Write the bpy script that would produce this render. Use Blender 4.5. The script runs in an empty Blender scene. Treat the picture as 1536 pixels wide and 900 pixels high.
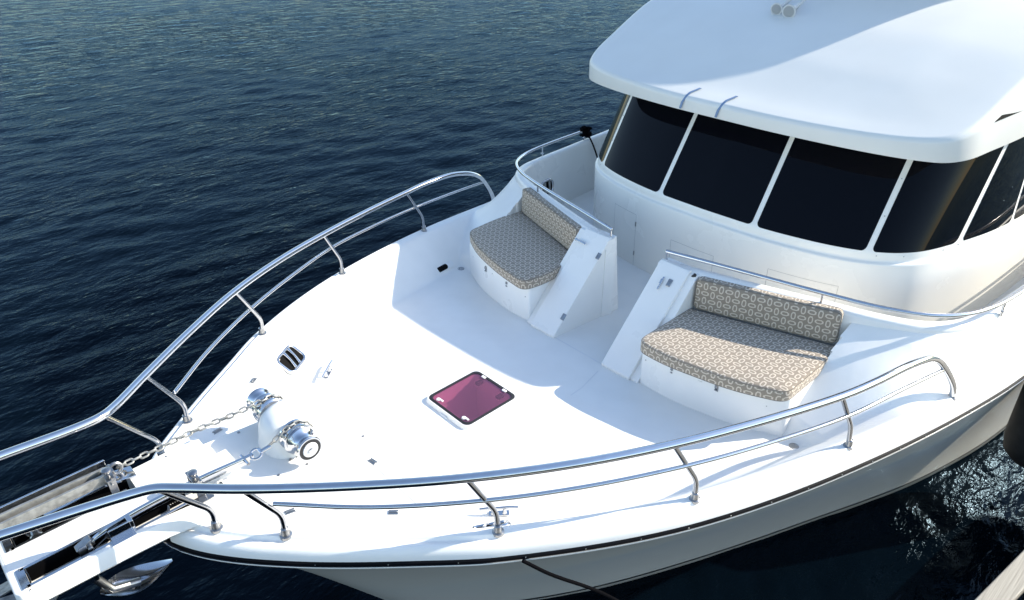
import bpy, bmesh, math, random
import numpy as np
from mathutils import Vector, Matrix
random.seed(7); rng = np.random.default_rng(5)
C = bpy.context.scene.collection
R = math.radians

# ------------------------------------------------------------------ camera, light, sky
cam_d = bpy.data.cameras.new('camera'); cam = bpy.data.objects.new('camera', cam_d); C.objects.link(cam)
CP = Vector((4.19662, 4.41722, 4.43323)); yaw, pitch, roll, F = -2.310948, 0.538649, -0.017847, 1.120046
fw = Vector((math.cos(yaw)*math.cos(pitch), math.sin(yaw)*math.cos(pitch), -math.sin(pitch)))
r0 = Vector((math.sin(yaw), -math.cos(yaw), 0)); u0 = r0.cross(fw)
rr = r0*math.cos(roll)+u0*math.sin(roll); uu = -r0*math.sin(roll)+u0*math.cos(roll)
M = Matrix((rr, uu, -fw)).transposed().to_4x4(); M.translation = CP
cam.matrix_world = M
cam_d.sensor_width = 36; cam_d.lens = F*1000/1536*36; cam_d.clip_start = .05; cam_d.clip_end = 8000
bpy.context.scene.camera = cam
SUN_AZ, SUN_EL = 149.0, 29.0                       # towards the sun: aft and to port
sd = Vector((math.cos(R(SUN_AZ))*math.cos(R(SUN_EL)), math.sin(R(SUN_AZ))*math.cos(R(SUN_EL)), math.sin(R(SUN_EL))))
ld = bpy.data.lights.new('sun', 'SUN'); ld.energy = 3.9; ld.angle = R(.55); ld.color = (1, .92, .79)
sun = bpy.data.objects.new('sun', ld); C.objects.link(sun); sun.rotation_euler = sd.to_track_quat('Z', 'Y').to_euler()
w = bpy.data.worlds.new('World'); bpy.context.scene.world = w; w.use_nodes = True
nt = w.node_tree; sky = nt.nodes.new('ShaderNodeTexSky'); sky.sky_type = 'NISHITA'; sky.sun_disc = False
sky.sun_elevation = R(SUN_EL); sky.sun_rotation = R(90-SUN_AZ); sky.air_density = 1.0; sky.dust_density = .4; sky.ozone_density = .6
nt.links.new(sky.outputs[0], nt.nodes['Background'].inputs[0]); nt.nodes['Background'].inputs[1].default_value = .15
vs = bpy.context.scene.view_settings; vs.view_transform = 'Standard'; vs.look = 'None'; vs.gamma = 1; vs.exposure = 1.15

# ------------------------------------------------------------------ materials
def mat(name, col, rough=.5, metal=0, spec=.5, coat=0, bump=None, var=None, ior=1.5):
    m = bpy.data.materials.new(name); m.use_nodes = True; t = m.node_tree; b = t.nodes['Principled BSDF']
    b.inputs['Base Color'].default_value = (*col, 1); b.inputs['Roughness'].default_value = rough
    b.inputs['Metallic'].default_value = metal; b.inputs['IOR'].default_value = ior
    b.inputs['Coat Weight'].default_value = coat; b.inputs['Coat Roughness'].default_value = .05
    co = t.nodes.new('ShaderNodeTexCoord')
    if var:                                        # scale, amount of colour change, amount of roughness change
        n = t.nodes.new('ShaderNodeTexNoise'); n.inputs['Scale'].default_value = var[0]; n.inputs['Detail'].default_value = 6
        t.links.new(co.outputs['Object'], n.inputs['Vector'])
        mx = t.nodes.new('ShaderNodeMix'); mx.data_type = 'RGBA'
        mr = t.nodes.new('ShaderNodeMapRange'); mr.inputs[1].default_value = .35; mr.inputs[2].default_value = .7
        t.links.new(n.outputs[0], mr.inputs[0]); t.links.new(mr.outputs[0], mx.inputs[0])
        mx.inputs[6].default_value = (*col, 1); mx.inputs[7].default_value = (*[c*(1-var[1]) for c in col], 1)
        t.links.new(mx.outputs[2], b.inputs['Base Color'])
        r_ = t.nodes.new('ShaderNodeMapRange'); r_.inputs[3].default_value = rough; r_.inputs[4].default_value = rough+var[2]
        t.links.new(n.outputs[0], r_.inputs[0]); t.links.new(r_.outputs[0], b.inputs['Roughness'])
    if bump:
        n = t.nodes.new('ShaderNodeTexNoise'); n.inputs['Scale'].default_value = bump[0]; n.inputs['Detail'].default_value = 4
        t.links.new(co.outputs['Object'], n.inputs['Vector'])
        bp = t.nodes.new('ShaderNodeBump'); bp.inputs['Strength'].default_value = bump[1]; bp.inputs['Distance'].default_value = bump[2]
        t.links.new(n.outputs[0], bp.inputs['Height']); t.links.new(bp.outputs[0], b.inputs['Normal'])
    return m
GEL = mat('white_gelcoat', (.82, .81, .775), .22, var=(2.2, .05, .14), bump=(1.6, .35, .004))
DECK = mat('deck_gelcoat', (.82, .81, .775), .42, var=(3.1, .05, .2), bump=(260, .12, .002))
CREAM = mat('cabin_gelcoat_warm_bounce', (.82, .80, .74), .2, var=(1.3, .05, .12), bump=(1.1, .4, .006))  # cream tint stands in for warm bounced light on the cabin
HULL = mat('hull_gelcoat', (.55, .545, .51), .12, var=(1.0, .06, .12), bump=(.9, .5, .008))
STEEL = mat('polished_steel', (.60, .61, .63), .06, 1, var=(14, .08, .1))
CAST = mat('cast_steel', (.40, .40, .40), .2, 1, var=(30, .25, .2), bump=(60, .2, .001))
STEELD = mat('stanchion_steel_dark_reflection', (.40, .41, .43), .07, 1, var=(14, .1, .1))  # steel darkened to stand in for dark surroundings mirrored in the posts
GALV = mat('galvanised_steel', (.42, .42, .40), .48, .85, var=(22, .45, .25), bump=(45, .5, .002))
BLACKM = mat('black_rubber', (.012, .012, .014), .5, var=(9, .3, .2), bump=(30, .3, .003))
DARK = mat('painted_recess_dark', (.003, .003, .0035), .6, ior=1.15)  # near black in place of the shade inside slots and openings
SEAM = mat('shadow_seam', (.33, .33, .32), .8)
GLASS = mat('tinted_window_glass', (.0015, .002, .004), .015, ior=1.5); GLASS.node_tree.nodes['Principled BSDF'].inputs['Specular IOR Level'].default_value = .12
ROPE = mat('black_rope', (.004, .004, .005), .9, bump=(120, .8, .004), ior=1.08)
PLAST = mat('white_plastic', (.78, .78, .77), .35)
WOOD = None
def wood_mat():
    m = bpy.data.materials.new('weathered_wood'); m.use_nodes = True; t = m.node_tree; b = t.nodes['Principled BSDF']
    b.inputs['Roughness'].default_value = .85
    co = t.nodes.new('ShaderNodeTexCoord'); mp = t.nodes.new('ShaderNodeMapping'); mp.inputs['Scale'].default_value = (1.2, 60, 60); mp.inputs['Rotation'].default_value = (0, 0, R(7.1))
    n = t.nodes.new('ShaderNodeTexNoise'); n.inputs['Scale'].default_value = 1.4; n.inputs['Detail'].default_value = 8
    cr = t.nodes.new('ShaderNodeValToRGB'); cr.color_ramp.elements[0].color = (.27, .25, .21, 1); cr.color_ramp.elements[1].color = (.42, .39, .33, 1)
    cr.color_ramp.elements[0].position = .3; cr.color_ramp.elements[1].position = .7
    t.links.new(co.outputs['Object'], mp.inputs[0]); t.links.new(mp.outputs[0], n.inputs[0]); t.links.new(n.outputs[0], cr.inputs[0]); t.links.new(cr.outputs[0], b.inputs['Base Color'])
    bp = t.nodes.new('ShaderNodeBump'); bp.inputs['Distance'].default_value = .004; bp.inputs['Strength'].default_value = .7
    t.links.new(n.outputs[0], bp.inputs['Height']); t.links.new(bp.outputs[0], b.inputs['Normal'])
    return m
def fabric_mat():
    m = bpy.data.materials.new('trellis_fabric'); m.use_nodes = True; t = m.node_tree; b = t.nodes['Principled BSDF']; L = t.links.new
    b.inputs['Roughness'].default_value = .9; b.inputs['Sheen Weight'].default_value = .15
    def mth(op, a, c=None, d=None):
        n = t.nodes.new('ShaderNodeMath'); n.operation = op
        for i, v in enumerate((a, c, d)):
            if v is None: continue
            if isinstance(v, (int, float)): n.inputs[i].default_value = v
            else: L(v, n.inputs[i])
        return n.outputs[0]
    uv = t.nodes.new('ShaderNodeUVMap'); sp = t.nodes.new('ShaderNodeSeparateXYZ'); L(uv.outputs[0], sp.inputs[0])
    nz = t.nodes.new('ShaderNodeTexNoise'); nz.inputs['Scale'].default_value = 9; L(uv.outputs[0], nz.inputs[0])
    wob = mth('MULTIPLY', mth('SUBTRACT', nz.outputs[0], .5), .06)
    P = 1/.079
    x = mth('ADD', mth('MULTIPLY', sp.outputs[0], P), wob); y = mth('ADD', mth('MULTIPLY', sp.outputs[1], P), wob)
    fx, fy = mth('FLOOR', x), mth('FLOOR', y)
    par = mth('MODULO', mth('ADD', mth('ADD', fx, fy), 1000), 2)
    qx = mth('ABSOLUTE', mth('SUBTRACT', mth('FRACT', x), .5)); qy = mth('ABSOLUTE', mth('SUBTRACT', mth('FRACT', y), .5))
    inv = mth('SUBTRACT', 1, par)
    a = mth('ADD', mth('MULTIPLY', qx, par), mth('MULTIPLY', qy, inv))      # long axis
    c = mth('ADD', mth('MULTIPLY', qy, par), mth('MULTIPLY', qx, inv))
    dx = mth('MAXIMUM', mth('SUBTRACT', a, .17), 0)
    d = mth('SUBTRACT', mth('SQRT', mth('ADD', mth('MULTIPLY', dx, dx), mth('MULTIPLY', c, c))), .155)
    ring = mth('MULTIPLY', mth('GREATER_THAN', d, 0), mth('LESS_THAN', d, .135))
    conn = mth('MULTIPLY', mth('GREATER_THAN', a, .41), mth('LESS_THAN', c, .17))
    mask = mth('MINIMUM', mth('ADD', ring, conn), 1)
    wv = t.nodes.new('ShaderNodeTexNoise'); wv.inputs['Scale'].default_value = 900; L(uv.outputs[0], wv.inputs[0])
    mx = t.nodes.new('ShaderNodeMix'); mx.data_type = 'RGBA'; L(mask, mx.inputs[0])
    mx.inputs[6].default_value = (.275, .225, .17, 1); mx.inputs[7].default_value = (.60, .515, .41, 1)
    m2 = t.nodes.new('ShaderNodeMix'); m2.data_type = 'RGBA'; m2.blend_type = 'MULTIPLY'; m2.inputs[0].default_value = .45
    L(mx.outputs[2], m2.inputs[6]); L(wv.outputs['Color'], m2.inputs[7]); 
    hs = t.nodes.new('ShaderNodeHueSaturation'); hs.inputs['Saturation'].default_value = .95; hs.inputs['Value'].default_value = 1.2; L(m2.outputs[2], hs.inputs['Color'])
    L(hs.outputs[0], b.inputs['Base Color'])
    n2 = t.nodes.new('ShaderNodeTexNoise'); n2.inputs['Scale'].default_value = 5; n2.inputs['Detail'].default_value = 3
    co = t.nodes.new('ShaderNodeTexCoord'); L(co.outputs['Object'], n2.inputs[0])
    hh = mth('ADD', mth('MULTIPLY', n2.outputs[0], 8), mth('ADD', mth('MULTIPLY', mask, .5), mth('MULTIPLY', wv.outputs[0], .35)))
    bp = t.nodes.new('ShaderNodeBump'); bp.inputs['Distance'].default_value = .002; bp.inputs['Strength'].default_value = .6
    L(hh, bp.inputs['Height']); L(bp.outputs[0], b.inputs['Normal'])
    return m
FAB = fabric_mat()
PIPING = mat('piping_fabric', (.17, .15, .125), .85)
def hatch_mat():
    m = bpy.data.materials.new('plum_acrylic'); m.use_nodes = True; t = m.node_tree; L = t.links.new
    out = t.nodes['Material Output']; t.nodes.remove(t.nodes['Principled BSDF'])
    tr = t.nodes.new('ShaderNodeBsdfTransparent'); tr.inputs[0].default_value = (.87, .60, .72, 1)
    gl = t.nodes.new('ShaderNodeBsdfGlossy'); gl.inputs['Roughness'].default_value = .03
    fr = t.nodes.new('ShaderNodeFresnel'); fr.inputs[0].default_value = 1.5; mx = t.nodes.new('ShaderNodeMixShader')
    df = t.nodes.new('ShaderNodeBsdfDiffuse'); df.inputs[0].default_value = (.26, .12, .21, 1); m0 = t.nodes.new('ShaderNodeMixShader'); m0.inputs[0].default_value = .20; L(tr.outputs[0], m0.inputs[1]); L(df.outputs[0], m0.inputs[2])
    gm = t.nodes.new('ShaderNodeNewGeometry'); mm = t.nodes.new('ShaderNodeMath'); mm.operation = 'MULTIPLY_ADD'; mm.inputs[1].default_value = -1; mm.inputs[2].default_value = 1; L(gm.outputs['Backfacing'], mm.inputs[0])
    m3 = t.nodes.new('ShaderNodeMath'); m3.operation = 'MULTIPLY'; L(mm.outputs[0], m3.inputs[0]); L(fr.outputs[0], m3.inputs[1]); L(m3.outputs[0], mx.inputs[0]); L(m0.outputs[0], mx.inputs[1]); L(gl.outputs[0], mx.inputs[2]); L(mx.outputs[0], out.inputs[0])
    return m
PLUM = hatch_mat()
def water_mat():
    m = bpy.data.materials.new('sea_water'); m.use_nodes = True; t = m.node_tree; b = t.nodes['Principled BSDF']; L = t.links.new
    b.inputs['Base Color'].default_value = (.0006, .0022, .0042, 1); b.inputs['Roughness'].default_value = .035; b.inputs['IOR'].default_value = 1.333; b.inputs['Specular IOR Level'].default_value = .2
    co = t.nodes.new('ShaderNodeTexCoord'); prev = None
    gn = t.nodes.new('ShaderNodeTexNoise'); gn.inputs['Scale'].default_value = .11; gn.inputs['Detail'].default_value = 4; gn.inputs['Distortion'].default_value = 1.2; L(co.outputs['Object'], gn.inputs[0])
    gust = t.nodes.new('ShaderNodeMapRange'); gust.inputs[1].default_value = .38; gust.inputs[2].default_value = .62; gust.inputs[3].default_value = .6; gust.inputs[4].default_value = 1.05; L(gn.outputs[0], gust.inputs[0])
    for sc, st, dist, ang, asp in ((.35, .4, .10, 20, .6), (1.9, .7, .08, 80, .45), (5.5, .9, .036, 62, .5), (15, .8, .012, 85, .55)):
        mp = t.nodes.new('ShaderNodeMapping'); mp.inputs['Rotation'].default_value = (0, 0, R(ang)); mp.inputs['Scale'].default_value = (asp, 1, 1)
        n = t.nodes.new('ShaderNodeTexNoise'); n.inputs['Scale'].default_value = sc; n.inputs['Detail'].default_value = 4; n.inputs['Roughness'].default_value = .55; n.inputs['Distortion'].default_value = .35
        L(co.outputs['Object'], mp.inputs[0]); L(mp.outputs[0], n.inputs[0])
        bp = t.nodes.new('ShaderNodeBump'); bp.inputs['Strength'].default_value = st; bp.inputs['Distance'].default_value = dist
        L(n.outputs[0], bp.inputs['Height'])
        if sc > 1:
            ml_ = t.nodes.new('ShaderNodeMath'); ml_.operation = 'MULTIPLY'; ml_.inputs[1].default_value = st; L(gust.outputs[0], ml_.inputs[0]); L(ml_.outputs[0], bp.inputs['Strength'])
        if prev: L(prev.outputs[0], bp.inputs['Normal'])
        prev = bp
    t.nodes.remove(b); out = t.nodes['Material Output']
    df = t.nodes.new('ShaderNodeBsdfDiffuse'); df.inputs[0].default_value = (.0006, .0022, .0044, 1)
    gl = t.nodes.new('ShaderNodeBsdfGlossy'); gl.inputs[0].default_value = (.40, .58, .74, 1); gl.inputs['Roughness'].default_value = .015
    fr = t.nodes.new('ShaderNodeFresnel'); fr.inputs[0].default_value = 1.31; ml = t.nodes.new('ShaderNodeMath'); ml.operation = 'MULTIPLY'; ml.inputs[1].default_value = .50
    mx = t.nodes.new('ShaderNodeMixShader'); L(prev.outputs[0], gl.inputs['Normal']); L(prev.outputs[0], fr.inputs['Normal'])
    L(fr.outputs[0], ml.inputs[0]); L(ml.outputs[0], mx.inputs[0]); L(df.outputs[0], mx.inputs[1]); L(gl.outputs[0], mx.inputs[2]); L(mx.outputs[0], out.inputs[0])
    return m

# ------------------------------------------------------------------ mesh helpers
def meta(o, label=None, cat=None, group=None, kind=None):
    for k, v in (('label', label), ('category', cat), ('group', group), ('kind', kind)):
        if v: o[k] = v
    return o
def obj(name, data, m, parent=None, smooth=True, angle=35, bevel=0):
    """data = list of (verts, faces) pieces, joined into ONE mesh object"""
    if isinstance(data, tuple): data = [data]
    V, Fc, off = [], [], 0
    for v, f in data:
        V += [tuple(map(float, p)) for p in v]; Fc += [tuple(int(i)+off for i in q) for q in f]; off += len(v)
    base = Vector((0, 0, 0))
    if parent is None and V:
        a = np.array(V); base = Vector(((a[:, 0].min()+a[:, 0].max())/2, (a[:, 1].min()+a[:, 1].max())/2, a[:, 2].min()))
        V = [tuple(Vector(p)-base) for p in V]
    me = bpy.data.meshes.new(name); me.from_pydata(V, [], Fc); me.update()
    bm = bmesh.new(); bm.from_mesh(me); bmesh.ops.recalc_face_normals(bm, faces=bm.faces) if not name.startswith(('water',)) else None
    bm.to_mesh(me); bm.free()
    me.materials.append(m)
    if smooth:
        me.polygons.foreach_set('use_smooth', [True]*len(me.polygons)); me.set_sharp_from_angle(angle=R(angle))
    o = bpy.data.objects.new(name, me); C.objects.link(o)
    if parent is None: o.location = base
    else: join(o, parent)
    if bevel:
        md = o.modifiers.new('bevel', 'BEVEL'); md.width = bevel; md.segments = 3; md.limit_method = 'ANGLE'; md.angle_limit = R(40)
        md.harden_normals = False
    return o
WM = {}
def join(o, parent):
    o.parent = parent; o.matrix_parent_inverse = Matrix.Translation(-WM.get(parent.name, Vector((0, 0, 0))))
def empty(name, loc):
    o = bpy.data.objects.new(name, None); C.objects.link(o); o.location = loc; WM[o.name] = Vector(loc); o.empty_display_size = .3
    return o
def smooth_path(P, n=8):
    P = [np.array(p, float) for p in P]; out = []
    for i in range(len(P)-1):
        a, b, c, d = P[max(i-1, 0)], P[i], P[i+1], P[min(i+2, len(P)-1)]
        if i == 0: a = 2*b-c
        if i == len(P)-2: d = 2*c-b
        # centripetal-ish Catmull-Rom
        t0 = 0; t1 = t0+np.linalg.norm(b-a)**.5+1e-9; t2 = t1+np.linalg.norm(c-b)**.5+1e-9; t3 = t2+np.linalg.norm(d-c)**.5+1e-9
        for k in range(n):
            t = t1+(t2-t1)*k/n
            A1 = (t1-t)/(t1-t0)*a+(t-t0)/(t1-t0)*b; A2 = (t2-t)/(t2-t1)*b+(t-t1)/(t2-t1)*c; A3 = (t3-t)/(t3-t2)*c+(t-t2)/(t3-t2)*d
            B1 = (t2-t)/(t2-t0)*A1+(t-t0)/(t2-t0)*A2; B2 = (t3-t)/(t3-t1)*A2+(t-t1)/(t3-t1)*A3
            out.append((t2-t)/(t2-t1)*B1+(t-t1)/(t2-t1)*B2)
    out.append(P[-1]); return out
def tube(P, r, seg=12, cap=True):
    P = [np.array(p, float) for p in P]; n = len(P); V = []; F_ = []
    rs = r if isinstance(r, (list, tuple, np.ndarray)) else [r]*n
    T = [P[min(i+1, n-1)]-P[max(i-1, 0)] for i in range(n)]; T = [t/np.linalg.norm(t) for t in T]
    up = np.array([0, 0, 1.]) if abs(T[0][2]) < .9 else np.array([1., 0, 0])
    N = np.cross(T[0], up); N /= np.linalg.norm(N)
    for i in range(n):
        N = N-T[i]*N.dot(T[i]); N /= np.linalg.norm(N); B = np.cross(T[i], N)
        for k in range(seg):
            a = 2*math.pi*k/seg; V.append(P[i]+rs[i]*(N*math.cos(a)+B*math.sin(a)))
    for i in range(n-1):
        for k in range(seg):
            F_.append((i*seg+k, i*seg+(k+1) % seg, (i+1)*seg+(k+1) % seg, (i+1)*seg+k))
    if cap:
        F_.append(tuple(range(seg))[::-1]); F_.append(tuple(range((n-1)*seg, n*seg)))
    return V, F_
def lathe(prof, origin, axis, seg=32):
    """prof = [(distance along axis, radius)]"""
    ax = np.array(axis, float); ax /= np.linalg.norm(ax); o = np.array(origin, float)
    up = np.array([0, 0, 1.]) if abs(ax[2]) < .9 else np.array([1., 0, 0]); N = np.cross(ax, up); N /= np.linalg.norm(N); B = np.cross(ax, N)
    V, F_ = [], []
    for d, r in prof:
        for k in range(seg):
            a = 2*math.pi*k/seg; V.append(o+ax*d+max(r, 1e-4)*(N*math.cos(a)+B*math.sin(a)))
    for i in range(len(prof)-1):
        for k in range(seg): F_.append((i*seg+k, i*seg+(k+1) % seg, (i+1)*seg+(k+1) % seg, (i+1)*seg+k))
    F_.append(tuple(range(seg))[::-1]); F_.append(tuple(range((len(prof)-1)*seg, len(prof)*seg)))
    return V, F_
def frame(o, x, z):
    """local axes: x along, z up-normal -> function mapping (a,b,c)"""
    o = np.array(o, float); x = np.array(x, float); x /= np.linalg.norm(x); z = np.array(z, float); z = z-x*z.dot(x); z /= np.linalg.norm(z); y = np.cross(z, x)
    return lambda a, b, c: o+a*x+b*y+c*z
def box(T, sx, sy, sz, c=(0, 0, 0)):
    V = [T(c[0]+i*sx/2, c[1]+j*sy/2, c[2]+k*sz/2) for i in (-1, 1) for j in (-1, 1) for k in (-1, 1)]
    return V, [(0, 1, 3, 2), (4, 6, 7, 5), (0, 4, 5, 1), (2, 3, 7, 6), (0, 2, 6, 4), (1, 5, 7, 3)]
WF = frame((0, 0, 0), (1, 0, 0), (0, 0, 1))
def prism(outl, T, z0, z1):
    n = len(outl); V = [T(p[0], p[1], z0) for p in outl]+[T(p[0], p[1], z1) for p in outl]
    return V, [tuple(range(n))[::-1], tuple(range(n, 2*n))]+[(i, (i+1) % n, n+(i+1) % n, n+i) for i in range(n)]
def rrect(w, h, r, n=6):
    out = []
    for cx, cy, a0 in ((w/2-r, h/2-r, 0), (-w/2+r, h/2-r, 90), (-w/2+r, -h/2+r, 180), (w/2-r, -h/2+r, 270)):
        for k in range(n+1):
            a = R(a0+90*k/n); out.append((cx+r*math.cos(a), cy+r*math.sin(a)))
    return out
def ring_loft(rings, closed=True, cap0=False, cap1=False):
    n = len(rings[0]); V = [p for r in rings for p in r]; F_ = []
    for i in range(len(rings)-1):
        for k in range(n if closed else n-1):
            F_.append((i*n+k, i*n+(k+1) % n, (i+1)*n+(k+1) % n, (i+1)*n+k))
    if cap0: F_.append(tuple(range(n))[::-1])
    if cap1: F_.append(tuple(range((len(rings)-1)*n, len(rings)*n)))
    return V, F_
def frame_ring(w, h, r, t, d, T, n=8):
    """rounded rectangular frame, band width t, rounded section depth d"""
    rings = []
    for a in np.linspace(0, 180, 9):
        ins = t/2-t/2*math.cos(R(a)); z = d*math.sin(R(a))
        o = rrect(w-2*ins, h-2*ins, max(r-ins, .004), n); rings.append([T(p[0], p[1], z) for p in o])
    return ring_loft(rings)
def inset(poly, d):
    P = np.array(poly, float); n = len(P); out = []
    area = sum(P[i][0]*P[(i+1) % n][1]-P[(i+1) % n][0]*P[i][1] for i in range(n)); s = 1 if area > 0 else -1
    for i in range(n):
        a = P[i]-P[i-1]; b = P[(i+1) % n]-P[i]; na = s*np.array([-a[1], a[0]])/(np.linalg.norm(a)+1e-9); nb = s*np.array([-b[1], b[0]])/(np.linalg.norm(b)+1e-9)
        m = na+nb; m /= max(np.linalg.norm(m), .3); out.append(P[i]+m*d/max(.5, m.dot(na)))
    return out
def round_poly(poly, r, n=6):
    P = [np.array(p, float) for p in poly]; out = []; N = len(P); rs = r if isinstance(r, (list, tuple)) else [r]*N
    for i in range(N):
        a, b, c = P[i-1], P[i], P[(i+1) % N]; k = min(rs[i], .45*np.linalg.norm(a-b), .45*np.linalg.norm(c-b))
        p0 = b+(a-b)/np.linalg.norm(a-b)*k; p1 = b+(c-b)/np.linalg.norm(c-b)*k
        for j in range(n+1):
            t = j/n; out.append((1-t)**2*p0+2*t*(1-t)*b+t*t*p1)
    return out

# ------------------------------------------------------------------ yacht lines (x forward, y to port, z up, metres)
def pchip(xs, ys):
    xs = np.array(xs, float); ys = np.array(ys, float); o = np.argsort(xs); xs, ys = xs[o], ys[o]
    h = np.diff(xs); d = np.diff(ys)/h; m = np.zeros(len(xs)); m[0], m[-1] = d[0], d[-1]
    for i in range(1, len(xs)-1):
        if d[i-1]*d[i] > 0: w1 = 2*h[i]+h[i-1]; w2 = h[i]+2*h[i-1]; m[i] = (w1+w2)/(w1/d[i-1]+w2/d[i])
    def f(x):
        x = np.clip(x, xs[0], xs[-1]); i = np.clip(np.searchsorted(xs, x)-1, 0, len(xs)-2); t = (x-xs[i])/h[i]
        return (2*t**3-3*t**2+1)*ys[i]+(t**3-2*t**2+t)*h[i]*m[i]+(-2*t**3+3*t**2)*ys[i+1]+(t**3-t**2)*h[i]*m[i+1]
    return f
YB = pchip([3.50, 3.47, 3.42, 3.3, 2.98, 2.3, 1.89, .58, -.92, -2.4, -3.4, -5, -8, -12, -17], [0, .14, .27, .47, .81, 1.39, 1.71, 2.4, 2.86, 3.16, 3.31, 3.46, 3.56, 3.5, 3.2])
ZB = pchip([3.6, 3.3, 2.98, 2.3, 1.89, .58, -.92, -2.4, -3.4, -5, -8, -17], [.62, .60, .56, .50, .475, .365, .24, .10, .02, -.07, -.15, -.2])
def ss(a, b, x):
    t = np.clip((x-a)/(b-a), 0, 1); return t*t*(3-2*t)
def zf(x): return np.maximum(-.055+(np.minimum(x, 2.0)-.7)*.085, -.30)
def smax(a, b, k=.02):
    return .5*(a+b+np.sqrt((a-b)**2+k*k))
def smin(a, b, k=.02): return -smax(-a, -b, k)
# coaming centre line (port), top z
COAM = smooth_path([(-1.66, .34, .735), (-1.76, .80, .735), (-1.9, 1.3, .73), (-2.1, 1.94, .72), (-2.27, 2.36, .69), (-2.5, 2.71, .655), (-2.82, 2.92, .62), (-3.25, 3.03, .59), (-3.8, 3.1, .57), (-5, 3.2, .56), (-7, 3.26, .56), (-12, 3.2, .56), (-16, 3.0, .56)], 8)
ca = np.array(COAM)
def coam_y_at(x):           # y of the coaming for a given x (branch y>2.3)
    m = ca[:, 1] > 2.2; o = np.argsort(ca[m, 0]); return np.interp(x, ca[m, 0][o], ca[m, 1][o])
def coam_x_at(y):
    m = ca[:, 0] > -2.9; return np.interp(y, ca[m, 1], ca[m, 0])
def inside_coaming(x, y):
    return (y < coam_y_at(x)) & (x < coam_x_at(np.minimum(y, 2.9)))
def deck_h(x, y):
    y = np.abs(y); yb, zb = YB(x), ZB(x)
    floor = zf(x)
    bul = zb-(yb-.07-y)*1.07
    well = smax(floor, smin(bul, zb, .03), .03)
    fore = smin(.455+(x-2.1)*.07+0*y, zb, .02)
    # foredeck drops to the well with a short rounded riser
    t = ss(1.93, 2.1, x); h = well*(1-t)+np.maximum(fore, well)*t
    # windlass platform
    pt = .556+(x-2.06)*.08
    k = ss(.40, .355, y)*ss(1.97, 2.05, x); h = np.maximum(h, h*(1-k)+pt*k)
    # fairing between the toe rail and the coaming, behind the benches
    P_ = np.stack([np.broadcast_to(x, np.shape(y)), y], -1); A_ = ca[:-1:2, :2]; B_ = np.append(ca[2::2, :2], ca[-1:, :2], 0)[:len(A_)]
    AB = B_-A_; q_ = P_[..., None, :]-A_; t_ = np.clip((q_*AB).sum(-1)/((AB*AB).sum(-1)+1e-12), 0, 1); dd = np.sqrt(((q_-t_[..., None]*AB)**2).sum(-1)).min(-1)
    ztop = np.where(x > -2.3, .655, np.interp(x, [-3.2, -2.3], [.58, .655]))
    d_ = np.maximum(dd-.06, 0); e_ = np.maximum(yb-.04-y, 0)
    T_ = zb+(ztop-zb)*e_/(d_+e_+1e-6)
    ramp = ztop-.80*d_
    rp = smin(ramp, T_, .10)-np.maximum(0, x+1.25)*1.5
    h2 = np.where((y > 2.20) & (x < -.7), smax(h, rp, .03), h)
    ins = inside_coaming(x, y)
    return np.where(ins, zf(x), h2)

yacht = empty('motor_yacht', (-6, 0, -2.2))
meta(yacht, 'white motor yacht with wide foredeck, chrome bow rails and dark windows', 'motor yacht')
# deck surface grid
xs = np.unique(np.round(np.concatenate([np.linspace(3.499, 3.3, 14), np.arange(3.3, -3.4, -.02), np.arange(-3.4, -5, -.05), np.arange(-5, -16.6, -.3), [.985, .415]]), 4))[::-1]
NT = 150
def deck_row(x):
    yb, zb = float(YB(x)), float(ZB(x)); ys = np.linspace(-1, 1, 2*NT+1)*(yb-.0)
    z = deck_h(np.full_like(ys, x), ys)
    row = [(x, y, h) for y, h in zip(ys, z)]
    # outer rolled edge; normal direction of the sheer in plan
    dx = (YB(x-.01)-YB(x+.01))/.02; nrm = np.array([dx, 1.0]); nrm /= np.linalg.norm(nrm)
    if x > 3.44: nrm = nrm*0+np.array([1, (3.5-x)/.06*.9+.01]); nrm /= np.linalg.norm(nrm)
    prof = [(.016, .0), (.024, -.010), (.034, -.026), (.046, -.028), (.060, -.020), (.078, -.021), (.095, -.032), (.110, -.055), (.118, -.085), (.120, -.115)]
    L_ = [(x+nrm[0]*d, yb+nrm[1]*d, zb+e) for d, e in prof]
    Rr = [(p[0], -p[1], p[2]) for p in L_][::-1]
    return Rr+row+L_
rows = [deck_row(x) for x in xs]; nr = len(rows[0]); V = [p for r_ in rows for p in r_]; Fc = []
for i in range(len(rows)-1):
    xm = (xs[i]+xs[i+1])/2
    for k in range(nr-1):
        ym = (rows[i][k][1]+rows[i+1][k+1][1])/2
        if (.415 < xm < .985 and abs(ym) < .275) or (xm > 3.10 and .118 < ym < .258): continue          # opening under the hatch
        Fc.append((i*nr+k, i*nr+k+1, (i+1)*nr+k+1, (i+1)*nr+k))
Fc.append(tuple(range(nr)))
deck = obj('deck', (V, Fc), DECK, yacht, angle=50)

def rub_line(x, off=0, dz=0):
    r_ = deck_row(x)[-1]; return r_
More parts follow.
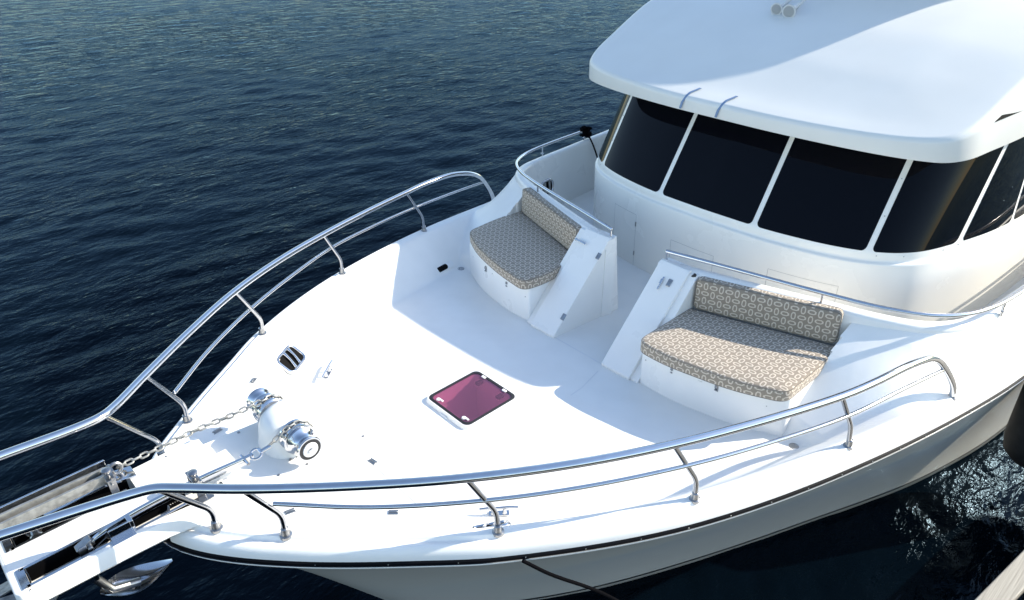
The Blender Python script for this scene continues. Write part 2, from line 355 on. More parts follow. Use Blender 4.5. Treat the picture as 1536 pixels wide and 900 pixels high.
# hull
WL = pchip([1.68, 1.55, 1.2, .23, -.62, -2.2, -4.1, -5.5, -8, -12, -16.5], [0, .16, .45, 1.10, 1.53, 2.2, 2.90, 3.2, 3.42, 3.4, 3.0])
us = np.linspace(0, 1, 160)**1.4
def hull_row(u, s):
    xt = 3.499-(3.499+16.4)*u; top = deck_row(xt)[-1]
    xw = 1.68-(1.68+16.4)*u**1.05; yw = float(WL(xw)); 
    out = []
    for v in np.linspace(0, 1, 30):
        z = top[2]-.0+(-2.2-top[2])*v; f = 1-(1-v)**2.0
        x = top[0]+(xw-top[0])*(v**.92)
        f = f*.8+.2*v
        out.append((x, s*max((top[1]-.012)+(yw-top[1]+.012)*f, .004), z))
    out.append((xw-.5, s*max(yw*.5, .003), -3.0))
    return out
hp = []
for s in (1, -1):
    rws = [hull_row(u, s) for u in us]; hp.append(ring_loft(rws, closed=False))
hull = obj('hull', hp, HULL, yacht, angle=60)
for s in (1, -1):
    bs = []
    for u in us:
        r_ = hull_row(u, s); zz = [p[2] for p in r_][::-1]; f_ = lambda z, r_=r_, zz=zz: (np.interp(z, zz, [p[0] for p in r_][::-1]), np.interp(z, zz, [p[1] for p in r_][::-1])+s*.004, z)
        bs.append([f_(-2.10), f_(-2.13), f_(-2.25)])
    obj('boot_stripe', ring_loft(bs, closed=False), mat('boot_stripe_paint', (.012, .013, .016), .3), hull)
# rub rail: black painted as mirrored water, with a steel strip, following the sheer
rl = [rub_line(x) for x in xs[::3]]
def band(line, outs, s):
    rings = []
    L_ = [np.array(p) for p in line]
    for i, p in enumerate(L_):
        t = L_[min(i+1, len(L_)-1)]-L_[max(i-1, 0)]; nv = np.array([-t[1], t[0]]); nv /= np.linalg.norm(nv); nv = -nv if (nv[1] < 0) else nv
        rings.append([(p[0]+nv[0]*d, s*(p[1]+nv[1]*d), p[2]+e) for d, e in outs])
    return ring_loft(rings, cap0=True, cap1=True)
rub = obj('rub_rail', [band(rl, [(-.02, .004), (.008, .002), (.015, -.004), (.017, -.018), (.010, -.026), (-.02, -.028)], s) for s in (1, -1)], mat('rub_rail_dark_reflection', (.004, .004, .005), .3, ior=1.2), yacht)  # dark reflection in chrome put into this black
obj('steel_strip', [band(rl, [(.012, -.020), (.020, -.021), (.021, -.026), (.010, -.028)], s) for s in (1, -1)], STEEL, rub)
obj('white_lip', [band(rl, [(-.02, -.029), (.012, -.030), (.015, -.042), (.006, -.058), (-.02, -.075)], s) for s in (1, -1)], GEL, rub)
# screws on the rub rail strip
scr = []
for i in range(6, 300, 6):
    if i < len(rl):
        p = np.array(rl[i]); 
        if p[0] > -5:
            for s in ((1,) if p[0] < 2.8 else (1, -1)): obj('strip_screw', lathe([(0, .006), (.004, .005), (.006, .002)], (p[0], s*(p[1]+.015), p[2]-.012), (.2, s, 0), 8), CAST, rub)

# coaming wall (portuguese bridge)
def coaming(s):
    L_ = [np.array(p) for p in COAM if p[0] > -15]; rings = []
    prof = [(-.075, None), (-.07, -.05), (-.06, -.012), (-.04, 0), (.03, -.004), (.055, -.018), (.065, -.05), (.07, -.12), (.09, None)]
    for i, p in enumerate(L_):
        t = L_[min(i+1, len(L_)-1)]-L_[max(i-1, 0)]; t[2] = 0; t /= np.linalg.norm(t); nv = np.array([t[1], -t[0]])
        if i == 0: nv = np.array([1, 0.15])
        # outward = away from the cabin
        if nv[0]*1+nv[1]*.6 < 0: nv = -nv
        base = float(zf(p[0]))-.05
        rings.append([(p[0]+nv[0]*d, s*(p[1]+nv[1]*d), base if e is None else p[2]+e) for d, e in prof])
    return obj('bridge_bulwark', ring_loft(rings, cap0=True, cap1=True), GEL, yacht, angle=45)
coam_o = {s: coaming(s) for s in (1, -1)}
HR = smooth_path([(-1.70, .385, .835), (-1.83, .95, .835), (-2.07, 1.92, .82), (-2.27, 2.44, .79), (-2.5, 2.77, .765), (-2.8, 2.97, .74), (-3.14, 3.08, .72), (-3.69, 3.16, .70), (-4.43, 3.2, .69)], 10)
for s in (1, -1):
    path = [(p[0], s*p[1], p[2]) for p in (HR+[(-7, 3.28, .68), (-11, 3.25, .68)] if s > 0 else HR)]
    hr = obj('handrail', tube(path, .021, 14), STEEL, yacht)
    for q in ((-1.715, .40), (-2.065, 1.93), (-3.33, 3.09), (-4.38, 3.17), (-6.2, 3.24)):
        j = int(np.argmin([np.hypot(p[0]-q[0], abs(p[1])-q[1]) for p in path])); p = np.array(path[j])
        if s < 0 and q[0] < -5: continue
        obj('post', [tube([(p[0], p[1], p[2]-.01), (p[0]-.005, p[1]-.0*s, p[2]-.17)], .012, 10), lathe([(0, .022), (.006, .022), (.008, .012)], (p[0], p[1], p[2]-.115), (0, 0, 1), 14)], STEEL, hr)
    j = path[0]; obj('end_cap', lathe([(-.003, .015), (0, .021), (.012, .0215), (.018, .017), (.022, .006)], j, (.25, -s*1, 0), 16), STEEL, hr)

# ------------------------------------------------------------------ bow rails
TOP = [(-2.40, 3.15, .11), (-2.34, 3.14, .25), (-2.2, 3.09, .45), (-2.05, 3.04, .61), (-1.88, 3.01, .71), (-1.68, 2.99, .775), (-1.45, 2.96, .82), (-1.0, 2.885, .85), (-.66, 2.80, .86), (.05, 2.575, .905), (.79, 2.30, .955), (1.45, 2.0, 1.005), (2.08, 1.64, 1.05), (2.65, 1.23, 1.08), (3.17, .81, 1.11), (3.46, .555, 1.135), (3.57, .475, 1.15), (3.70, .44, 1.165), (4.3, .375, 1.25), (4.75, .32, 1.31)]
MID = [(-2.13, 3.07, .50), (-1.6, 2.98, .55), (-.793, 2.834, .61), (0, 2.61, .68), (.663, 2.374, .735), (1.35, 2.04, .765), (1.937, 1.693, .795), (2.55, 1.24, .83), (3.01, .805, .865)]
ST = [((3.3, .47, .60), (3.293, .463, .755), (3.56, .475, 1.14)), ((2.98, .81, .56), (2.975, .80, .733), (3.17, .81, 1.10)), ((1.89, 1.71, .475), (1.881, 1.69, .637), (2.08, 1.64, 1.045)), ((.58, 2.40, .365), (.58, 2.395, .545), (.79, 2.30, .95)), ((-.92, 2.86, .24), (-.90, 2.843, .45), (-.66, 2.80, .855))]
for s in (1, -1):
    T2 = smooth_path([(p[0], s*p[1], p[2]) for p in TOP], 8)
    br = obj('bow_rail', tube(T2, .0315, 18), STEEL, yacht)
    obj('middle_rail', tube(smooth_path([(p[0], s*p[1], p[2]) for p in MID], 8), .0165, 12), STEEL, br)
    for a, b, c in ST:
        a, b, c = [np.array((p[0], s*p[1], p[2])) for p in (a, b, c)]
        d1 = (a-b)/np.linalg.norm(a-b); d2 = (c-b)/np.linalg.norm(c-b)
        P = [a-(0, 0, .03)]+[(1-t)**2*(b+d1*.06)+2*t*(1-t)*b+t*t*(b+d2*.07) for t in np.linspace(0, 1, 8)]+[c]
        st = obj('stanchion', tube(P, .0195, 14), STEELD, br)
        obj('base_flange', lathe([(-.014, .042), (.006, .042), (.012, .030), (.03, .027), (.062, .027), (.068, .020)], a, (0, 0, 1), 18), CAST, st)
    e = (-2.40, s*3.15, .10); obj('end_flange', lathe([(-.015, .045), (.004, .045), (.012, .034)], e, (0, 0, 1), 18), CAST, br)
    k = T2[int(len(T2)*.842)]; 

# ------------------------------------------------------------------ bow pulpit
pul = []
ol = [(3.28, .42), (3.55, .345), (3.8, .325), (4.2, .315), (4.40, .305)]
outer = ol+[(p[0], -p[1]) for p in ol[::-1]]
outer = round_poly(outer, [.02, .05, .05, .05, .07, .07, .05, .05, .05, .02], 5)
def slot(s): return [(3.02, s*.10), (4.33, s*.115), (4.33, s*.265), (3.02, s*.25)]
def pz(x): return .70+ss(3.2, 3.7, x)*.04+(x-3.3)*.0
# build the pulpit as three planks + cross pieces so that the two roller slots are really open
def plank(x0, x1, ya, yb_, zt=.0, edge=None):
    out = []
    n = 14; Xs = np.linspace(x0, x1, n); rings = []
    for x in Xs:
        y0 = ya(x) if callable(ya) else ya; y1 = yb_(x) if callable(yb_) else yb_
        top = pz(x)+zt; rings.append([(x, y0, .60), (x, y0, top-.008), (x, y0+.008*np.sign(y1-y0), top), (x, y1-.012*np.sign(y1-y0), top), (x, y1-.002*np.sign(y1-y0), top-.014), (x, y1+(.02 if edge else 0)*np.sign(y1-y0), .62 if not edge else .625), (x, y1, .60)])
    return ring_loft(rings, cap0=True, cap1=True)
ow = lambda x: np.interp(x, [3.05, 3.3, 3.55, 3.8, 4.2, 4.42], [.40, .385, .34, .325, .315, .305])
pw = [plank(3.05, 4.37, lambda x, s=s: s*.265, lambda x, s=s: s*ow(x), 0, True) for s in (1, -1)]
pw.append(plank(2.95, 4.405, lambda x: -.115, lambda x: .115)); pw.append(plank(3.02, 3.58, lambda x: -.1155, lambda x: -.2645))
# nose block with rounded corners
no = round_poly([(4.333, -.315), (4.333, .315), (4.40, .312), (4.425, .28), (4.43, -.28), (4.40, -.312)], [.001, .001, .02, .04, .04, .02], 4)
rings = [[(p[0], p[1], z) for p in inset(no, d)] for d, z in ((.0, .60), (.0, .62), (.003, .726), (.007, .735), (.013, .7385))]
pw.append(ring_loft(rings, cap0=True, cap1=True))
pulpit = obj('bow_pulpit', pw, GEL, yacht, angle=35)
# steel rims of the slots, with walls painted as dark slot shade
for s in (1, -1):
    lin = []
    yc = s*.19
    x0 = 3.35 if s > 0 else 3.6
    for yy in (s*.108, s*.272): lin.append(box(WF, 4.35-x0, .020, .004, ((4.35+x0)/2, yy, .7425)))
    lin.append(box(WF, .045, .184, .004, (4.3525, yc, .7425)))
    sl = obj('roller_channel', lin, STEEL, pulpit)
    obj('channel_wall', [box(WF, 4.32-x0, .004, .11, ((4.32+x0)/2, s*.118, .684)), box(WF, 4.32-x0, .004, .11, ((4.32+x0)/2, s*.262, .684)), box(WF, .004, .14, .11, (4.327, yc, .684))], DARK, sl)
    for xx in (4.352,):
        for dy in (-.085, .085): obj('channel_bolt', lathe([(0, .008), (.004, .007), (.006, .002)], (xx, yc+dy, .745), (0, 0, 1), 10), CAST, sl)

# platform bolts
for x, y, z in ((3.1, .325, .648), (3.305, .326, .70), (2.765, .321, .615), (2.06, .33, .558), (2.55, .345, .598)):
    for s in (1, -1):
        z_ = float(deck_h(np.array(x), np.array(s*y))) if x < 3.2 else .70
        obj('deck_bolt', lathe([(-.004, .012), (.003, .012), (.006, .008), (.006, .003)], (x, s*y, max(z_, z-.01) if x > 3 else z_), (0, 0, 1), 12), CAST, deck)

# anchor latch brackets on the pulpit
def bracket(x, y, z):
    p = [box(WF, .05, .006, .13, (x, y-.065, z+.04)), box(WF, .05, .006, .13, (x, y+.065, z+.04)), box(WF, .055, .16, .012, (x, y, z+.108)), box(WF, .11, .06, .006, (x-.01, y+.10, z-.018)), box(WF, .11, .06, .006, (x-.01, y-.10, z-.018)),
         tube([(x+.005, y-.09, z+.075), (x+.005, y+.09, z+.075)], .009, 10)]
    o = obj('anchor_latch', p, CAST, pulpit, bevel=.002)
    obj('latch_knob', [lathe([(0, .01), (.03, .01), (.034, .03), (.05, .032), (.058, .02)], (x, y+.01, z+.112), (0, 0, 1), 14), tube([(x, y+.045, z+.14), (x, y-.03, z+.145)], .008, 8)], CAST, o)
bracket(3.28, .185, .735); bracket(3.70, -.215, .76)
# end roller with cheek plates, port slot
for s in (1, -1):
    ro = obj('bow_roller', lathe([(0, .05), (.015, .05), (.03, .034), (.10, .034), (.115, .05), (.13, .05)], (3.83 if s > 0 else 4.2, s*.19-.065, .70), (0, 1, 0), 24), CAST, pulpit)
    T = frame((3.80 if s > 0 else 4.2, s*.27, .745), (1, 0, 0), (0, 0, 1))
    obj('cheek_plate', [box(T, .13, .012, .12, (0, 0, .03)), box(T, .03, .07, .11, (-.07, -s*.03, .03)), box(T, .15, .05, .006, (0, s*.02, -.0))], STEEL, ro, bevel=.003)

# ------------------------------------------------------------------ windlass
wx, wz = 2.53, .765
def windlass_body():
    rings = []
    N = 40
    prof = [(0, 1.06), (.04, 1.06), (.10, 1.03), (.2, 1.0), (.24, .97), (.31, .88), (.355, .72), (.38, .48), (.388, .2)]
    for h, k in prof:
        ring = []
        for a in np.linspace(0, 2*math.pi, N, endpoint=False):
            c_, s_ = math.cos(a), math.sin(a); e = 2/2.6
            x = np.sign(c_)*abs(c_)**e*(.42 if c_ < 0 else .25)*(k if c_ > 0 else (k*.9+.1)); y = np.sign(s_)*abs(s_)**e*(.172*k+.065*max(0, 1-h/.14))
            dz = h*(.92 if h > .1 else 1) - (max(0, -c_)**2)*.10*(h/.46)
            ring.append((2.46+x, y, .575+dz*.92))
        rings.append(ring)
    return ring_loft(rings, cap0=True, cap1=True)
wl = obj('windlass', windlass_body(), GEL, yacht, angle=60)
obj('base_skirt', prism(round_poly([(2.10, -.26), (2.66, -.235), (2.66, .235), (2.10, .26)], .1), WF, .56, .60), GEL, wl, bevel=.01)
for s in (1, -1):
    ax = (0, s, 0)
    cw = obj('chain_wheel', lathe([(.195, .11), (.205, .122), (.225, .122), (.238, .10), (.25, .088), (.262, .10), (.275, .122), (.295, .122), (.303, .10)], (wx, -s*.042, wz), ax, 36), STEEL, wl)
    gp = [((.119 if k % 4 < 2 else .098)*math.cos(2*math.pi*k/40), (.119 if k % 4 < 2 else .098)*math.sin(2*math.pi*k/40)) for k in range(40)]
    obj('wheel_pocket', prism(gp, frame((wx, s*.208, wz), (1, 0, 0), (0, 1, 0)), -.022, .022), CAST, cw, smooth=False)
    dr = obj('rope_drum', lathe([(.300, .085), (.308, .108), (.325, .112), (.335, .098), (.35, .082), (.375, .073), (.40, .077), (.418, .088), (.428, .097), (.440, .100), (.448, .095)], (wx, -s*.042, wz), ax, 40), STEEL, wl)
    obj('drum_ring', lathe([(.4475, .084), (.4495, .084)], (wx, -s*.042, wz), ax, 40), BLACKM, dr)
    obj('drum_cap', lathe([(.449, .060), (.456, .058), (.459, .052)], (wx, -s*.042, wz), ax, 32), PLAST, dr)
    obj('drum_nut', lathe([(.458, .026), (.468, .024), (.472, .012)], (wx, -s*.042, wz), ax, 20), STEEL, dr)
    T = frame((wx-.0, s*.19, .66), (1, 0, 0), (0, 0, 1))
    obj('chain_stripper', [box(T, .05, .05, .16), box(T, .09, .07, .03, (0, s*.01, -.07)), tube([T(.0, s*.02, .02), T(.05, s*.02, .07)], .012, 8)], CAST, wl, bevel=.004)
    obj('skirt_bolt', lathe([(0, .013), (.01, .012), (.013, .005)], (2.62, s*.225, .60), (0, 0, 1), 10), CAST, wl)
T = frame((2.16, .215, .60), (1, 0, 0), (0, 0, 1))

# ------------------------------------------------------------------ chains and anchors (things of their own)
def chain(name, path, pitch, wire, label, grp=None, wd=.62):
    P = [np.array(p, float) for p in smooth_path(path, 30)]; d = [0]
    for i in range(1, len(P)): d.append(d[-1]+np.linalg.norm(P[i]-P[i-1]))
    d = np.array(d); A = np.array(P); pieces = []; n = int(d[-1]/pitch)
    for i in range(n):
        c = np.array([np.interp((i+.5)*pitch, d, A[:, j]) for j in range(3)]); q = np.array([np.interp((i+.55)*pitch+.003, d, A[:, j]) for j in range(3)])
        tx = q-c; tx /= np.linalg.norm(tx); rollr = (math.pi/4 if i % 2 else -math.pi/4)+random.uniform(-.25, .25)
        up = np.array([0, 0, 1.]); yv = np.cross(up, tx); yv /= np.linalg.norm(yv); zv = np.cross(tx, yv)
        n2 = yv*math.cos(rollr)+zv*math.sin(rollr)
        hl = pitch*.5+wire*.35; hw = pitch*wd*.5; loop = []
        for a in np.linspace(0, 2*math.pi, 16, endpoint=False):
            ca_, sa = math.cos(a), math.sin(a); loop.append(c+tx*(np.sign(ca_)*(hl-hw)+ca_*hw)+n2*sa*hw)
        seg = 7; V_ = []; F_ = []; m = len(loop)
        for k in range(m):
            t_ = loop[(k+1) % m]-loop[k-1]; t_ /= np.linalg.norm(t_); b1 = np.cross(tx, n2); b2 = np.cross(t_, b1)
            for j in range(seg):
                aa = 2*math.pi*j/seg; V_.append(loop[k]+wire*(b1*math.cos(aa)+b2*math.sin(aa)))
        for k in range(m):
            for j in range(seg): F_.append((k*seg+j, k*seg+(j+1) % seg, ((k+1) % m)*seg+(j+1) % seg, ((k+1) % m)*seg+j))
        pieces.append((V_, F_))
    o = obj(name, pieces, GALV if grp else STEEL); meta(o, label, 'anchor chain', 'anchor chains led to the windlass')
    return o
def arc(s, y, a0, a1, r=.118, n=7): return [(wx+r*math.cos(R(a)), y, wz+r*math.sin(R(a))) for a in np.linspace(a0, a1, n)]
chain('anchor_chain', [(3.62, -.30, .825), (3.35, -.29, .83), (3.05, -.275, .845), (2.80, -.235, .86)]+arc(-1, -.25, 80, -75, -.0+.118)[:0]+[(wx+.05, -.21, wz+.116)]+[(wx+.118*math.cos(R(a)), -.21, wz+.118*math.sin(R(a))) for a in (110, 140, 170, 200)], .052, .0075, 'long grey galvanised chain from the far windlass wheel to the rusty anchor shank', True)
chain('anchor_chain', [(2.745, .212, .81), (2.66, .212, .845), (wx+.05, .21, wz+.116)]+[(wx+.118*math.cos(R(a)), .21, wz+.118*math.sin(R(a))) for a in (110, 140, 170, 200)], .046, .0068, 'short chain wound over the near windlass wheel with concentric drum end', True)
# heavy shackle + swivel pieces belong to their anchors
def torus(c, nrm, R_, r_, n=24, seg=10):
    T = frame(c, np.cross(nrm, (0.3, .2, 1)), nrm); loop = [T(R_*math.cos(a), R_*math.sin(a), 0) for a in np.linspace(0, 2*math.pi, n, endpoint=False)]
    V_, F_ = [], []; cc = np.array(c, float); nn = np.array(nrm, float)/np.linalg.norm(nrm)
    for p in loop:
        rad = (p-cc)/np.linalg.norm(p-cc)
        for j in range(seg): a = 2*math.pi*j/seg; V_.append(p+r_*(rad*math.cos(a)+nn*math.sin(a)))
    for k in range(n):
        for j in range(seg): F_.append((k*seg+j, k*seg+(j+1) % seg, ((k+1) % n)*seg+(j+1) % seg, ((k+1) % n)*seg+j))
    return V_, F_
# port anchor: polished plough
an = empty('plough_anchor', (3.8, .19, .2)); meta(an, 'polished steel plough anchor lying in the near pulpit slot, its blade hanging below', 'anchor')
def flatbar(P, w_, h_):
    P = [np.array(p, float) for p in P]; rings = []
    for i, p in enumerate(P):
        t_ = P[min(i+1, len(P)-1)]-P[max(i-1, 0)]; t_ /= np.linalg.norm(t_); sy = np.array([0, 1., 0]); n_ = np.cross(t_, sy)
        ww = w_[i] if isinstance(w_, (list, tuple)) else w_; hh = h_[i] if isinstance(h_, (list, tuple)) else h_
        rings.append([p+sy*a*ww/2+n_*b*hh/2 for a, b in ((-1, -.8), (-.8, -1), (.8, -1), (1, -.8), (1, .8), (.8, 1), (-.8, 1), (-1, .8))])
    return ring_loft(rings, cap0=True, cap1=True)
obj('shank', flatbar(smooth_path([(2.90, .19, .765), (3.2, .19, .79), (3.5, .19, .80), (3.72, .19, .79), (3.9, .19, .76), (3.99, .19, .70), (4.02, .19, .60), (4.03, .19, .45)], 6), .03, .06), STEEL, an)
obj('pivot_block', [box(frame((4.0, .19, .755), (1, 0, -.4), (0, 0, 1)), .10, .06, .05), tube([(3.98, .13, .75), (3.98, .25, .75)], .016, 12), box(frame((4.02, .225, .74), (1, 0, 0), (0, 0, 1)), .05, .02, .09)], CAST, an, bevel=.004)
obj('shackle', [torus((2.845, .205, .79), (.25, .2, 1), .042, .009), tube([(2.93, .14, .785), (2.93, .26, .785)], .012, 10), box(frame((2.90, .195, .785), (1, 0, 0), (0, 0, 1)), .07, .03, .03)], STEEL, an)
obj('swivel', [tube([(2.80, .21, .795), (2.735, .22, .808)], .017, 12), tube([(2.815, .185, .795), (2.815, .235, .795)], .012, 10)], STEEL, an)
# plough blade: two curved wings
def blade(s):
    rings = []
    for t in np.linspace(0, 1, 16):
        x = 4.03-.46*t; w_ = .010+.115*math.sin(math.pi*t**.8); zc = .30-.07*math.sin(math.pi*t)-.05*t
        row = []
        for v in np.linspace(0, 1, 10):
            row.append((x, .19+s*(w_*v), zc+.07*v**1.6*math.sin(math.pi*(.12+.8*t))))
        rings.append(row)
    V1, F1 = ring_loft(rings, closed=False); V2 = [(p[0], p[1], p[2]-.012) for p in V1]; n = len(V1)
    m = len(rings[0]); N = len(rings); E_ = []
    for i in range(N-1): E_ += [(i*m, (i+1)*m, n+(i+1)*m, n+i*m), (i*m+m-1, n+i*m+m-1, n+(i+1)*m+m-1, (i+1)*m+m-1)]
    E_ += [tuple([k for k in (i, i+1, n+i+1, n+i)]) for i in range(m-1)]+[(N*m-m+i, n+N*m-m+i, n+N*m-m+i+1, N*m-m+i+1) for i in range(m-1)]
    return V1+V2, F1+[tuple(n+i for i in f[::-1]) for f in F1]+E_
obj('fluke', [blade(1), blade(-1)], STEEL, an, angle=60)
obj('fluke_hinge', [tube([(4.03, .17, .47), (3.96, .19, .3), (3.8, .19, .24)], .03, 12)], CAST, an)
# starboard anchor: galvanised
a2 = empty('galvanised_anchor', (4.1, -.25, .4)); meta(a2, 'dull galvanised anchor with rusty channel shank along the far side of the pulpit', 'anchor')
obj('shank', [flatbar([(3.70, -.28, .85), (4.2, -.26, .875), (4.9, -.23, .90)], .022, .075), flatbar([(3.70, -.22, .84), (4.2, -.19, .865), (4.9, -.15, .89)], .022, .075), flatbar([(3.74, -.25, .815), (4.2, -.225, .835), (4.9, -.19, .86)], .09, .012)], GALV, a2)
obj('shackle', [torus((3.635, -.285, .835), (0, 1, .2), .038, .013), tube([(3.665, -.34, .84), (3.665, -.21, .84)], .015, 10), box(frame((3.68, -.25, .84), (1, 0, 0), (0, 0, 1)), .05, .05, .06)], CAST, a2)
obj('shank_guide', [box(frame((4.40, -.315, .875), (1, .05, .04), (0, 0, 1)), 1.45, .016, .10), box(frame((3.64, -.25, .79), (1, 0, .2), (0, 0, 1)), .20, .13, .02)], STEEL, a2, bevel=.003)
def fl2(s):
    o = [(4.55, -.19), (4.9, -.19+s*.02), (4.72, -.19+s*.16), (4.3, -.19+s*.22), (4.15, -.19+s*.1)]
    V_, F_ = prism(o, WF, 0, .014); V_ = [(p[0], p[1], p[2]+.35-abs(p[1]+.19)*.4) for p in V_]; return V_, F_
obj('fluke', [fl2(1), fl2(-1)], GALV, a2)
obj('crown', tube([(4.9, -.19, .87), (4.95, -.19, .75), (4.9, -.19, .45), (4.6, -.19, .36)], .025, 10), GALV, a2)

# ------------------------------------------------------------------ deck hatch
zh = float(zf(.7))
T = frame((.70, 0, zh), (1, 0, 0), (0, 0, 1))
hb = []
rings = []
for d, z in ((.0, -.005), (0, .02), (.012, .026), (.018, .045), (.022, .052)):
    o = rrect(.70-2*d, .67-2*d, .075, 7); rings.append([T(p[0], p[1], z) for p in o])
o = rrect(.54, .52, .05, 7); rings.append([T(p[0], p[1], .052) for p in o]); rings.append([T(p[0], p[1], -.09) for p in o])
hatch = obj('deck_hatch', ring_loft(rings), GEL, yacht)
rings = [[T(p[0], p[1], z) for p in rrect(.63-2*d, .60-2*d, .06, 7)] for d, z in ((0, .056), (0, .066), (.006, .070), (.028, .070), (.028, .058))]
obj('lid_frame', ring_loft(rings), BLACKM, hatch)
rings = [[T(p[0], p[1], z) for p in rrect(.655-2*d, .625-2*d, .065, 7)] for d, z in ((0, .052), (0, .060), (.004, .066), (.012, .067), (.0125, .054))]
obj('lid_edge', ring_loft(rings), PLAST, hatch)
pane = prism(rrect(.585, .555, .04, 6), T, .060, .066); obj('lid_pane', pane, PLUM, hatch, smooth=False)
lw = obj('hatch_liner', [box(T, .02, .62, .45, (-.30, 0, -.27)), box(T, .02, .62, .45, (.30, 0, -.27)), box(T, .62, .02, .45, (0, -.30, -.27)), box(T, .62, .02, .45, (0, .30, -.27)), box(T, .70, .70, .02, (0, 0, -.50)), box(T, .25, .5, .02, (-.12, .1, -.42))], PLAST, hatch, smooth=False)
for y in (-.15, .15):
    obj('lid_hinge', box(T, .028, .05, .012, (-.280, y, .074)), PLAST, hatch, bevel=.004)
    obj('hinge_arm', box(T, .07, .05, .03, (-.22, y, .035)), BLACKM, hatch, bevel=.005)
    obj('lid_handle', [lathe([(0, .022), (.008, .022), (.013, .016), (.014, .004)], T(.255, y*1.25, .066), (0, 0, 1), 18), box(T, .02, .05, .01, (.245, y*1.25+.03, .072))], PLAST, hatch, bevel=.003)
obj('lid_catch', box(T, .015, .10, .02, (.345, .0, .032)), PLAST, hatch, bevel=.004)

# ------------------------------------------------------------------ benches, gate panels
def mir(P, s): return [(p[0], s*p[1]) for p in P]
benches = {}
for s in (1, -1):
    ob = round_poly([(-.83, .80), (-.82, 1.2), (-.93, 1.75), (-1.14, 2.22), (-2.12, 2.215), (-2.0, 1.6), (-1.8, .80)], [.03, .5, .5, .05, .02, .2, .02], 6)
    ob = mir(ob, s)
    rings = []
    base = [(p[0]+0.0, p[1]) for p in ob]
    for d, z in ((0, -.36), (0, .20), (.004, .228), (.012, .238)):
        rings.append([(p[0], p[1], z) for p in (inset(base, d) if d else base)])
    b = obj('bench', ring_loft(rings, cap1=True), GEL, yacht, angle=40); benches[s] = b
    # latches under the cushion
    for y in (1.17, 1.62):
        x = float(np.interp(y, [.8, 1.2, 1.75, 2.2], [-.83, -.845, -.935, -1.14]))+.006
        T = frame((x, s*y, .155), (0, 1, 0), (1, -.05*s, 0)); l = obj('bench_latch', [box(T, .035, .075, .012), box(T, .024, .03, .02, (0, .02, .012)), tube([T(-.012, -.02, .018), T(.012, -.02, .018)], .007, 8)], CAST, b, bevel=.003)
    for y, z in ((.86, .12), (2.05, .10), (1.24, .13), (1.55, .13)):
        x = float(np.interp(y, [.8, 1.2, 1.75, 2.2], [-.83, -.845, -.935, -1.14]))
        obj('bench_stud', lathe([(-.004, .007), (.004, .006), (.006, .002)], (x+.004, s*y, z), (1, 0, 0), 8), CAST, b)
    T = frame((-.872, s*1.42, .165), (0, 1, 0), (1, -.2*s, 0)); obj('lid_notch', prism([(.06*math.cos(a), -.0-.022*math.sin(a)) for a in np.linspace(0, math.pi, 12)], T, -.004, .006), GEL, b)
    # sloping gate console between bench and centre opening
    y0, y1 = .36, .715
    def pr(poly, ya, yb_, m, n, par, bv=.008):
        T = frame((0, 0, 0), (1, 0, 0), (0, -1, 0))       # local y -> +z
        V_ = [(p[0], s*ya, p[1]) for p in poly]+[(p[0], s*yb_, p[1]) for p in poly]; k = len(poly)
        return obj(n, (V_, [tuple(range(k)), tuple(range(k, 2*k))[::-1]]+[(i, (i+1) % k, k+(i+1) % k, k+i) for i in range(k)]), m, par, smooth=True, angle=30, bevel=bv)
    con = pr([(-.80, -.36), (-.80, -.17), (-1.66, .715), (-1.78, .73), (-1.90, -.40)], y0, y1+.09, GEL, 'gate_console', yacht, .006)
    lid = pr([(-.772, -.185), (-.765, -.145), (-.795, -.118), (-1.625, .728), (-1.655, .745), (-1.70, .742), (-1.66, .70), (-.81, -.165)], y0-.012 if s < 0 else y0-.012, y1, GEL, 'gate_panel', con, .008)
    nrm = np.array([.845/1.19, 0, .86/1.19]); tan = np.array([-.83, 0, .846])/1.185
    def on(t, y, h=0): return np.array([-.795, s*y, -.118])+tan*t+nrm*h
    if s < 0:
        for t in (.20, .98):
            T = frame(on(t, y0-.002, .004), tan, nrm); obj('panel_hinge', [box(T, .075, .045, .006, (0, .0, 0)), tube([T(-.037, s*-1*.02, .003), T(.037, s*-1*.02, .003)], .007, 10)], CAST, lid, bevel=.002)
        T = frame(on(1.05, .69, .01), (-.1, -1, 0), nrm); obj('panel_latch', [box(T, .16, .022, .014, (-.03, 0, .012)), lathe([(0, .02), (.014, .018)], T(.05, 0, 0), nrm, 14)], STEEL, lid, bevel=.004)
    else:
        T = frame(on(1.00, .50, .004), tan, nrm); obj('panel_latch', [box(T, .15, .018, .014, (-.02, 0, .012)), box(T, .06, .032, .01, (.0, .01, .004))], STEEL, lid, bevel=.004)
        T = frame(on(1.02, .58, .004), tan, nrm); obj('latch_plate', box(T, .085, .05, .014), CAST, lid, bevel=.008)
    if s > 0:
        obj('panel_stop', [lathe([(0, .018), (.03, .016), (.045, .022), (.05, .01)], (-1.66, .745, .69), (0, .6, .6), 12)], BLACKM, con)
    else:
        pass

